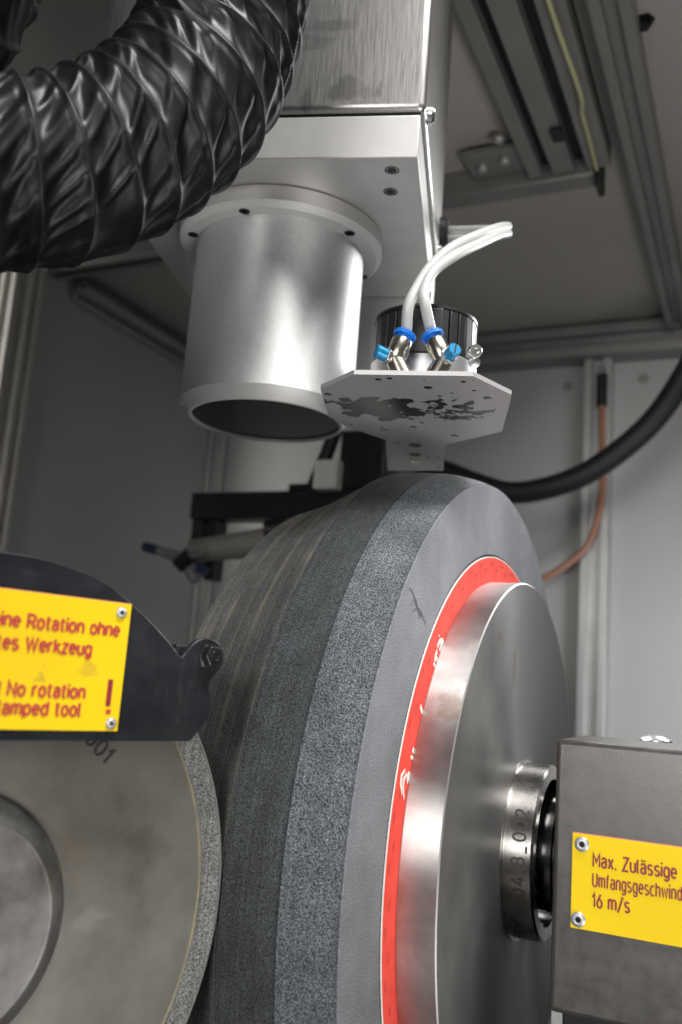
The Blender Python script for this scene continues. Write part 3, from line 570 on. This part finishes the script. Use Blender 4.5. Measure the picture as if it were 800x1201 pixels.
# engraved number bent round the nose, reading upwards
me = text_mesh('304,8_002', 0, 0.074, 0, 0.0098, 0.00012, 0.17, 0.34)
for v in me.vertices:
    u, w, d = v.co; ang = -0.50 + u / 0.0693   # angle above the horizontal, towards the camera
    r = 0.0694 + d
    v.co = (X(-.1650) - w, -r * math.cos(ang), r * math.sin(ang))
me.materials.append(m_ink); o = bpy.data.objects.new('lettering', me); COL.objects.link(o); o.parent = nose

# ================================================================== SPINDLE HOUSING (right)
BY = 0.62
hous = thing('spindle_housing', 'grey steel spindle housing box with yellow speed limit sign', 'machine housing', Matrix.Translation((-0.123, BY, -0.196)))
MB().box(0, 0.30, 0, 0.10, 0, 0.1672).build('housing_shell', m_housing, hous, bevel=0.0032, segs=4)
MB().box(0.006, 0.294, 0.02, 0.31, -0.30, -0.001).build('column', m_blackmetal, hous)
MB().box(-0.002, 0.005, 0.02, 0.06, -0.30, -0.002).build('column_edge', m_alu, hous)
MB().box(0.012, 0.29, 0.1005, 0.33, 0.004, 0.150).build('bearing_block', m_blackmetal, hous, bevel=0.004)
MB().turned((0.038, 0.25, 0.150), (0, 0, 1), [(0, 0.014), (0.0125, 0.014), (0.0135, 0.013), (0.0150, 0.009), (0.0165, 0.006), (0.0165, 0)], 24).build('bolt', m_screw, hous)
FR = frame((1, 0, 0), (0, 0, 1), (0, -1, 0), (0, 0, 0))          # sheet on the front face: x right, y up, z out
sg = MB().box(0.0124, 0.21, 0.0523, 0.1095, 0.0004, 0.0020).build('warning_sign', m_yellow, hous, matrix=FR, bevel=0.0003)
tag(sg, 'yellow sign engraved with maximum peripheral speed')
MB().box(0.0124, 0.21, 0.10955, 0.1100, 0.0006, 0.0018).build('sign_edge', m_pinkedge, sg)
rv_prof = [(0, 0.0047), (0.0006, 0.0046), (0.0014, 0.0038), (0.0018, 0.0024), (0.0016, 0.0018), (0.0004, 0.0016)]
rv = MB().lathe(rv_prof, 'Z', 32).build('rivet', m_rivet, sg, matrix=Matrix.Translation((0.0185, 0.1032, 0.0020)))
MB().lathe([(0.0005, 0.0016), (0.0005, 0)], 'Z', 16).build('rivet_hole', m_darkscrew, sg, matrix=Matrix.Translation((0.0185, 0.1032, 0.0020)))
rv2 = link_copy(rv, sg, Matrix.Translation((0.0172, 0.0578, 0.0020)))
MB().lathe([(0.0005, 0.0016), (0.0005, 0)], 'Z', 16).build('rivet_hole', m_darkscrew, sg, matrix=Matrix.Translation((0.0172, 0.0578, 0.0020)))

# ================================================================== DRESSING DISC AND GUARD (left front)
AZ = -0.365; DN = Vector((math.cos(AZ), math.sin(AZ), 0)); DH = Vector((-math.sin(AZ), math.cos(AZ), 0))
DC = px(-75.5, 1090.0, 0.408)
DM = frame(DH, (0, 0, 1), DN, DC)
disc = thing('dressing_disc', 'dull grey steel disc with diamond grit rim, lower left', 'disc', DM)
RD = 0.1602; RI = 0.1454
MB().lathe([(-0.010, 0.03), (-0.010, RI), (-0.0008, RI), (-0.0004, RI - 0.0012), (-0.0004, 0.05)], 'Z', 192).build('disc_body', m_disc, disc, sharp=25)
MB().lathe([(-0.0006, RI - 0.0007), (0.0001, RI - 0.0003), (0.0001, RI + 0.0002), (-0.0006, RI + 0.0006)], 'Z', 192).build('resin_line', m_glue, disc)
MB().lathe([(-0.010, RI), (-0.010, RD), (-0.0004, RD), (0.0, RD - 0.0004), (-0.0008, RI + 0.0006), (-0.0008, RI)], 'Z', 192).build('diamond_rim', m_discgrit, disc, sharp=25)
MB().lathe([(0.00012, RD - 0.0010), (0.0001, RD - 0.0002), (-0.0008, RD + 0.0001)], 'Z', 192).build('rim_edge', m_edge, disc)
hb = MB().lathe([(-0.0004, 0.0605), (0.0040, 0.0605), (0.0060, 0.0590), (0.0115, 0.0510), (0.0119, 0.0500), (0.0114, 0.0492), (0.0114, 0)], 'Z', 128).build('hub', m_hub, disc, sharp=18)
text_part('001', m_ink, disc, -0.0085, 0.0085, 0.1040, 0.0085, 0.0, Matrix.Rotation(R(-42.0), 4, 'Z'), stroke=0.12)

guard = thing('guard_plate', 'blackened steel guard plate with yellow warning sign over the disc', 'guard', DM)
k = 0.408 / 0.46; GZ = 0.03 * k
arc = [(0.1925 * math.sin(R(a)), 0.1925 * math.cos(R(a))) for a in range(-60, 9, 3)]
out = arc + [(0.0474, 0.1867), (0.0600, 0.1816), (0.0707, 0.1757), (0.0820, 0.1688), (0.0928, 0.1612), (0.1025, 0.1537), (0.1108, 0.1463), (0.1122, 0.1458), (0.1150, 0.1495), (0.1185, 0.1537), (0.1225, 0.1570), (0.1270, 0.1587),
       (0.1320, 0.1587), (0.1369, 0.1572), (0.1408, 0.1540), (0.1430, 0.1495), (0.1428, 0.1445), (0.1408, 0.1404), (0.1370, 0.1358), (0.1343, 0.1323), (0.1338, 0.1295), (0.1350, 0.1268), (0.1366, 0.1240), (0.1372, 0.1200), (0.1370, 0.1150),
       (0.1358, 0.1110), (0.1252, 0.0976), (0.1235, 0.0968), (-0.1600, 0.0962)]
out = [(x * k, y * k) for x, y in out]
pl = MB().prism(out, GZ - 0.004, GZ).build('plate', m_guard, guard, bevel=0.0006, segs=2)
MB().box(0.098, 0.118, 0.1285, 0.1360, GZ - 0.028, GZ - 0.0042).build('spacer', m_guard, guard, bevel=0.001)
bt = MB().lathe([(0, 0.0072), (0.0010, 0.0072), (0.0010, 0.0060), (0.0058, 0.0060), (0.0064, 0.0054), (0.0064, 0)], 'Z', 6).build('bolt', m_bolt, guard, matrix=Matrix.Translation((0.1312 * k, 0.1478 * k, GZ)), bevel=0.0003)
MB().lathe([(0.00645, 0.0030), (0.0070, 0.0028), (0.0070, 0.0022), (0.00645, 0.0020)], 'Z', 24).build('bolt_stamp', m_bolt, bt)
sg2 = MB().box(-0.100 * k, 0.0725 * k, 0.1022 * k, 0.1731 * k, GZ + 0.0003, GZ + 0.0018).build('warning_sign', m_yellow_dirty, guard, bevel=0.0002)
tag(sg2, 'yellow sign warning against rotation without a clamped tool')
MB().box(-0.100 * k, 0.0725 * k, 0.1731 * k + 0.00005, 0.1731 * k + 0.0004, GZ + 0.0005, GZ + 0.0016).build('sign_edge', m_pinkedge, sg2)
rp = [(a * 0.9, r * 0.62) for a, r in rv_prof]
for x, y in ((0.0662, 0.1677), (0.0677, 0.1064)):
    MB().lathe(rp, 'Z', 32).build('rivet', m_rivet, sg2, matrix=Matrix.Translation((x * k, y * k, GZ + 0.0018)))
    MB().lathe([(0.0005, 0.0010), (0.0005, 0)], 'Z', 16).build('rivet_hole', m_darkscrew, sg2, matrix=Matrix.Translation((x * k, y * k, GZ + 0.0018)))

# ================================================================== MEASURING HEAD
A = R(16.5); HX = Vector((math.cos(A), math.sin(A), 0)); HY = Vector((-math.sin(A), math.cos(A), 0))
HO = Vector((-0.2368, 0.5928, 0.4))
HM = frame(HX, HY, (0, 0, 1), HO)
head = thing('measuring_head', 'stainless boxed measuring head with large silver lens tube pointing down', 'machine head', HM)
WD = 0.267; DP = 0.259
MB().box(-WD, 0, 0, DP, 0, 0.0365).build('adapter_plate', m_plate, head, bevel=0.0012)
ap = head.children[0]
cov = MB().box(-WD - 0.003, 0.004, -0.003, 0.292, 0.0385, 0.42).build('cover', m_brushed, head, bevel=0.006, segs=4)
MB().box(-WD, 0.0, 0.0005, 0.28, 0.0367, 0.0384).build('gasket', m_darkscrew, head)
MB().box(-WD + 0.004, 0.0005, DP + 0.002, 0.285, -0.125, 0.0365).build('back_plate', m_plate, head, bevel=0.001)
def socket_screw(parent, loc, axis, r, material=None, name='screw'):
    d = Vector(axis).normalized()
    return MB().turned(loc, d, [(0, r), (0.45 * r, r), (0.8 * r, 0.75 * r), (0.85 * r, 0.45 * r), (0.3 * r, 0.42 * r), (0.3 * r, 0)], 24).build(name, material or m_screw, parent)
# countersunk screws in the plate underside
def sunk(parent, x, y, z, r=0.0052):
    c = MB().turned((x, y, z), (0, 0, -1), [(0.0002, r * 1.15), (0.0004, r), (-0.0001, r * 0.9)], 24).build('screw_hole', m_darkscrew, parent)
    MB().turned((x, y, z), (0, 0, -1), [(0.0003, r * 0.85), (0.0006, r * 0.5), (0.0002, r * 0.45), (0.0002, 0)], 6).build('socket', m_blackmetal, c)
sunk(ap, -0.0215, 0.018, 0.0); sunk(ap, -0.0255, 0.050, 0.0)
# lens tube
TX, TY = -0.1335, 0.129
TM = Matrix.Translation((TX, TY, 0))
fg = MB().lathe([(0, 0.0918), (-0.0012, 0.0918), (-0.0012, 0.0938), (-0.0140, 0.0938)], 'Z', 160).build('tube_flange', m_plate, head, matrix=TM, sharp=20)
MB().lathe([(-0.0140, 0.0938), (-0.0188, 0.0888), (-0.0188, 0.074)], 'Z', 160).build('flange_bevel', m_bevel, fg, sharp=15)
tb = MB().lathe([(-0.0185, 0.0772), (-0.168, 0.0772)], 'Z', 160).build('lens_tube', m_alutube, head, matrix=TM)
MB().lathe([(-0.168, 0.0772), (-0.1785, 0.0700), (-0.1795, 0.0690), (-0.1795, 0.0665), (-0.176, 0.0660)], 'Z', 160).build('end_bevel', m_bevel, tb, sharp=20)
MB().lathe([(-0.177, 0.0664), (-0.177, 0)], 'Z', 96).build('front_glass', m_glass, tb)
for a in (-150, -100, -32, 30, 100, 165):
    x = 0.0832 * math.cos(R(a)); y = 0.0832 * math.sin(R(a))
    c = MB().turned((x, y, -0.0189), (0, 0, -1), [(0.0, 0.0048), (0.0004, 0.0046), (0.0004, 0.0022), (-0.0001, 0.0020), (-0.0001, 0)], 20).build('screw', m_darkscrew, fg)
# screws and grommet on the right side
socket_screw(cov, (0.004, 0.022, 0.050), (1, 0, 0), 0.0075)
socket_screw(cov, (0.004, 0.252, 0.050), (1, 0, 0), 0.0060)
GP = Vector((0.004, 0.272, 0.081))
MB().turned(GP, (1, 0, 0), [(0, 0.016), (0.005, 0.016), (0.009, 0.013), (0.009, 0.0)], 24).build('grommet', m_rubber, head)

# ================================================================== NOZZLE BRACKET
ZB = 0.215
NM = frame(HX, HY, (0, 0, 1), (-0.2632, 0.5621, ZB))
unit = thing('nozzle_bracket', 'splashed aluminium bracket plate with two air fittings under black finned collar', 'bracket', NM)
def loc2(x, y):
    d = Vector((x, y, 0)) - Vector((-0.2632, 0.5621, 0)); return (d.dot(HX), d.dot(HY))
s_ = ZB / 0.30
def onplate(u, v, z=ZB):
    d = px(u, v, 1.0); return loc2(d.x * z / d.z, d.y * z / d.z)
pts = [onplate(*p) for p in ((415, 439), (555, 441), (600, 463), (597, 477), (589, 506), (522, 522), (520, 552), (455, 552), (452.5, 516), (405, 500), (385, 486), (376, 456))]
plate = MB().prism(pts, 0, 0.0034).build('bracket_plate', m_splash, unit)
tab = onplate(487, 522)
for v_ in (522, 533, 541):
    x, y = onplate(487, v_)
    MB().turned((x, y, -0.0001), (0, 0, -1), [(0, 0.0062), (0.0003, 0.0058), (0.0003, 0.0050), (-0.0, 0.0045), (-0.0, 0)], 24).build('screw_hole', m_darkscrew if v_ < 540 else m_nickel, plate)
# finned collar
cx, cy = loc2(-0.2455, 0.656); CZ = 0.0036
MB().lathe([(CZ, 0.0), (CZ, 0.0425), (CZ + 0.0315, 0.0425), (CZ + 0.033, 0.0410), (CZ + 0.033, 0.03)], 'Z', 96).build('collar_base', m_alu, unit, matrix=Matrix.Translation((cx, cy, 0)))
colr = MB().lathe([(CZ + 0.0331, 0.03), (CZ + 0.0331, 0.0385), (CZ + 0.068, 0.0385), (CZ + 0.068, 0.0418), (CZ + 0.0705, 0.0418), (CZ + 0.0705, 0.0)], 'Z', 96).build('finned_collar', m_black, unit, matrix=Matrix.Translation((cx, cy, 0)))
fin = None
for i in range(30):
    a = 2 * math.pi * i / 30 - math.pi / 2
    Mx = Matrix.Rotation(a, 4, 'Z')
    if fin is None: fin = MB().box(0.0382, 0.0412, -0.0036, 0.0036, CZ + 0.0335, CZ + 0.0679).build('fin', m_black, colr, matrix=Mx, bevel=0.0006, segs=2)
    else: link_copy(fin, colr, Mx)
MB().box(-0.0135, 0.0135, -0.0446, -0.0426, CZ + 0.0295, CZ + 0.066).build('cover_tab', m_black, unit, matrix=Matrix.Translation((cx, cy, 0)) @ Matrix.Rotation(R(3), 4, 'Z'), bevel=0.001)
MB().box(cx - 0.014, cx + 0.010, cy - 0.012, cy + 0.262, CZ + 0.0706, CZ + 0.0806).build('hanger_arm', m_blackmetal, unit, bevel=0.001)
IN = NM.inverted()
def L3(u, v, d): return IN @ px(u, v, d)
p0 = L3(556, 412, 0.655); p1 = L3(562, 411, 0.640)
cs = MB().turned(p0, (p1 - p0), [(0, 0.0048), (0.006, 0.0048), (0.007, 0.0042), (0.007, 0.0022), (0.004, 0.0020), (0.004, 0)], 24).build('clamp_screw', m_screw, unit)
MB().turned(p0 + Vector((0, 0.006, -0.006)), (p1 - p0), [(0, 0.0042), (0.004, 0.0042), (0.0045, 0.002), (0.0045, 0)], 16).build('clamp_nut', m_screw, unit)
# flow-control fittings
def fitting(bs, b0, b1, kn):
    bs, b0, b1, kn = Vector(bs), Vector(b0), Vector(b1), Vector(kn)
    ft = MB().cyl(bs, b0, 0.0080, 0.0066).build('air_fitting', m_nickel, unit)
    ax = (b1 - b0); l = ax.length
    MB().turned(b0 - ax.normalized() * 0.004, ax, [(0, 0.0), (0, 0.0052), (0.004, 0.0068), (0.0055, 0.0076), (l + 0.002, 0.0078), (l + 0.0035, 0.0070), (l + 0.0035, 0)], 32).build('tube_port', m_nickel, ft)
    MB().turned(b1, ax, [(0, 0.0062), (0.0018, 0.0062), (0.0018, 0.0086), (0.0042, 0.0088), (0.0052, 0.0080), (0.0052, 0.0045)], 32).build('release_ring', m_blue, ft)
    ka = (kn - b0).normalized(); kl = (kn - b0).length
    MB().turned(b0, ka, [(0, 0.0050), (kl - 0.0105, 0.0050), (kl - 0.0105, 0)], 24).build('stem', m_nickel, ft)
    MB().turned(b0 + ka * (kl - 0.0115), ka, [(0, 0), (0, 0.0064), (0.0030, 0.0064), (0.0030, 0)], 6).build('lock_nut', m_screw, ft, bevel=0.0003)
    kb = MB().turned(b0 + ka * (kl - 0.0083), ka, [(0, 0), (0, 0.0049), (0.0078, 0.0049), (0.0083, 0.0044), (0.0083, 0)], 32).build('adjusting_knob', m_blueknob, ft)
    e1 = ka.cross(Vector((0.2, 0.1, 1))).normalized(); e2 = ka.cross(e1)
    MB().box(-0.0046, 0.0046, -0.0005, 0.0005, 0, 0.0002).build('slot', m_darkscrew, kb, matrix=frame(e2, e1, ka, b0 + ka * kl))
    return ft
F1 = Vector((0.0325, 0.0150, 0.0330)); F2 = Vector((0.0550, 0.0150, 0.0330))
fitting((0.0340, 0.0140, 0.0034), (0.0275, 0.0130, 0.0165), F1, (0.0140, 0.0040, 0.0200))
fitting((0.0570, 0.0140, 0.0034), (0.0630, 0.0130, 0.0165), F2, (0.0715, -0.0020, 0.0200))

# ================================================================== AIR TUBES
T1 = [(479, 360, .664), (489, 338, .67), (506, 312, .685), (531, 290, .70), (560, 276, .735), (583, 267.5, .78), (594, 265.5, .83), (595, 266, .88), (583, 268, .93), (555, 269, .962), (520, 270, .985), (505, 270, .995)]
T2 = [(499, 358, .658), (498, 340, .665), (509, 318, .675), (535, 299, .690), (562, 286, .722), (584, 276, .770), (595, 273.5, .820), (594, 275.5, .870), (583, 277, .925), (555, 279, .958), (520, 280, .982), (505, 280, .992)]
o = MB().tube(smooth([NM @ F1, NM @ (F1 + Vector((0.0018, 0.0008, 0.0060)))] + [px(*p) for p in T1], 12), 0.0041, 20).build('air_tube', m_tube); tag(o, 'white air tube curving up from the left fitting to the head', 'tube', 'white air tubes of the bracket')
o = MB().tube(smooth([NM @ F2, NM @ (F2 + Vector((-0.0022, 0.0008, 0.0060)))] + [px(*p) for p in T2], 12), 0.0041, 20).build('air_tube', m_tube); tag(o, 'white air tube curving up from the right fitting to the head', 'tube', 'white air tubes of the bracket')

# ================================================================== EXTRACTION HOSES
def ribbed_hose(name, pts, r0, pitch0, pitch1, seed, label):
    """fabric hose on a wire helix: the mesh rows follow the helix, the fabric sags and creases between the turns"""
    path = smooth(pts, 40); L_ = [0.0]
    for a, b in zip(path[:-1], path[1:]): L_.append(L_[-1] + (b - a).length)
    T_ = [(path[min(i + 1, len(path) - 1)] - path[max(i - 1, 0)]).normalized() for i in range(len(path))]
    n0 = (Vector((0, 0, 1)) - T_[0] * T_[0].z).normalized(); N_ = []
    for t in T_: n0 = (n0 - t * n0.dot(t)).normalized(); N_.append(n0.copy())
    import bisect
    total = L_[-1]; per = 24; seg = 220
    S_ = [0.0]
    while S_[-1] < total - pitch0: S_.append(S_[-1] + pitch0 + (pitch1 - pitch0) * S_[-1] / total)
    turns = len(S_) - 1; rows = turns * per
    def s_of(ph):
        ph = max(0.0, min(turns - 1e-6, ph)); k0 = int(ph); return S_[k0] + (S_[k0 + 1] - S_[k0]) * (ph - k0)
    vs = []; fs = []
    for i in range(per, rows):
        w = (i % per) / per; turn = i // per
        ridge = math.exp(-(min(w, 1 - w) / 0.085) ** 2); sag = math.sin(math.pi * w) ** 0.75
        for kk in range(seg):
            a = 2 * math.pi * kk / seg; s1 = s_of(i / per - a / (2 * math.pi))
            j1 = max(0, min(len(L_) - 2, bisect.bisect_right(L_, s1) - 1)); f1 = (s1 - L_[j1]) / max(1e-9, L_[j1 + 1] - L_[j1])
            p = path[j1].lerp(path[j1 + 1], f1); t = T_[j1].lerp(T_[j1 + 1], f1).normalized(); nn = N_[j1].lerp(N_[j1 + 1], f1).normalized(); b = t.cross(nn)
            sh = a + (w - 0.5) * 0.42; v_ = turn + a / (2 * math.pi)
            c1 = noise.noise(Vector((math.cos(sh) * 2.9, math.sin(sh) * 2.9, seed + turn * 2.31)))
            c0 = noise.noise(Vector((math.cos(sh) * 3.0, math.sin(sh) * 3.0, seed * 2 + turn * 1.7)))
            nxt = noise.noise(Vector((math.cos(sh) * 2.9, math.sin(sh) * 2.9, seed + (turn + (1 if kk > seg // 2 else -1)) * 2.31)))
            edge = min(kk, seg - kk) / seg; mixw = max(0.0, 0.5 - edge * 6.0)
            wrap = noise.noise(Vector((math.cos(sh) * 2.9, math.sin(sh) * 2.9, seed + (turn if kk < seg // 2 else turn - 1) * 2.31 + 40)))
            c1 = c1 * (1 - 2 * mixw) + wrap * 2 * mixw
            fold = math.exp(-(c1 * 4.6) ** 2)
            asym = math.sin(math.pi * min(1.0, w * 1.35)) if w < 0.74 else 0.0
            rr = r0 * (1.0 + 0.022 * ridge - 0.075 * sag - 0.03 * asym + sag * (0.075 * fold + 0.025 * c0))
            vs.append(p + nn * (rr * math.cos(a)) + b * (rr * math.sin(a)))
    nr = rows - per
    for i in range(nr - 1):
        for kk in range(seg):
            if kk < seg - 1: fs.append((i * seg + kk, i * seg + kk + 1, (i + 1) * seg + kk + 1, (i + 1) * seg + kk))
            elif i >= per: fs.append((i * seg + kk, (i - per) * seg, (i + 1 - per) * seg, (i + 1) * seg + kk))
    o = MB().add(vs, fs).build(name, m_hose, sharp=180); tag(o, label, 'hose', 'black extraction hoses'); return o
H1 = [(-620, -120, .45), (-480, 10, .445), (-360, 95, .448), (-260, 150, .455), (-160, 190, .462), (-60, 208, .478), (0, 206, .490), (80, 198, .508), (160, 165, .530), (220, 115, .550), (250, 60, .566), (266, 0, .578), (280, -80, .590), (290, -160, .60), (295, -230, .61)]
ribbed_hose('extraction_hose', [px(*p) for p in H1], 0.0512, 0.0262, 0.0172, 3.0, 'big black wrinkled extraction hose bending across the top left')
H2 = [(-420, 560, .78), (-330, 440, .75), (-250, 330, .71), (-190, 240, .69), (-150, 150, .68), (-105, 80, .67), (-66, 25, .66), (-44, -20, .65), (-20, -80, .65), (0, -160, .65), (10, -240, .66)]
ribbed_hose('extraction_hose', [px(*p) for p in H2], 0.0512, 0.0240, 0.0240, 21.0, 'short stretch of black hose in the top left corner')

# ================================================================== LETTERING AND PRINT
# housing sign (local frame of the sign: x right, y up)
Z1 = 0.0022
text_part('Max. Zulässige', m_text, sg, 0.0258, 0.0752, 0.0910, 0.0078, Z1, stroke=0.145)
text_part('Umfangsgeschwindigkeit', m_text, sg, 0.0258, 0.0936, 0.0790, 0.0078, Z1, stroke=0.115, gap=0.27)
text_part('16 m/s', m_text, sg, 0.0258, 0.0480, 0.0670, 0.0078, Z1, stroke=0.145)
Z2 = GZ + 0.0020
text_part('Keine Rotation ohne', m_text2, sg2, -0.0128 * k, 0.0660 * k, 0.1545 * k, 0.0068 * k, Z2, stroke=0.19)
text_part('gespanntes Werkzeug', m_text2, sg2, -0.0362 * k, 0.0500 * k, 0.1428 * k, 0.0068 * k, Z2, stroke=0.19)
text_part('! No rotation', m_text2, sg2, 0.0008 * k, 0.0492 * k, 0.1195 * k, 0.0068 * k, Z2, stroke=0.19)
text_part('clamped tool', m_text2, sg2, -0.0025 * k, 0.0480 * k, 0.1100 * k, 0.0068 * k, Z2, stroke=0.19)
MB().box(0.0630 * k, 0.0660 * k, 0.1158 * k, 0.1304 * k, GZ + 0.0019, GZ + 0.0021).build('exclamation_bar', m_text, sg2)
MB().box(0.0638 * k, 0.0666 * k, 0.1115 * k, 0.1140 * k, GZ + 0.0019, GZ + 0.0021).build('exclamation_dot', m_text2, sg2)
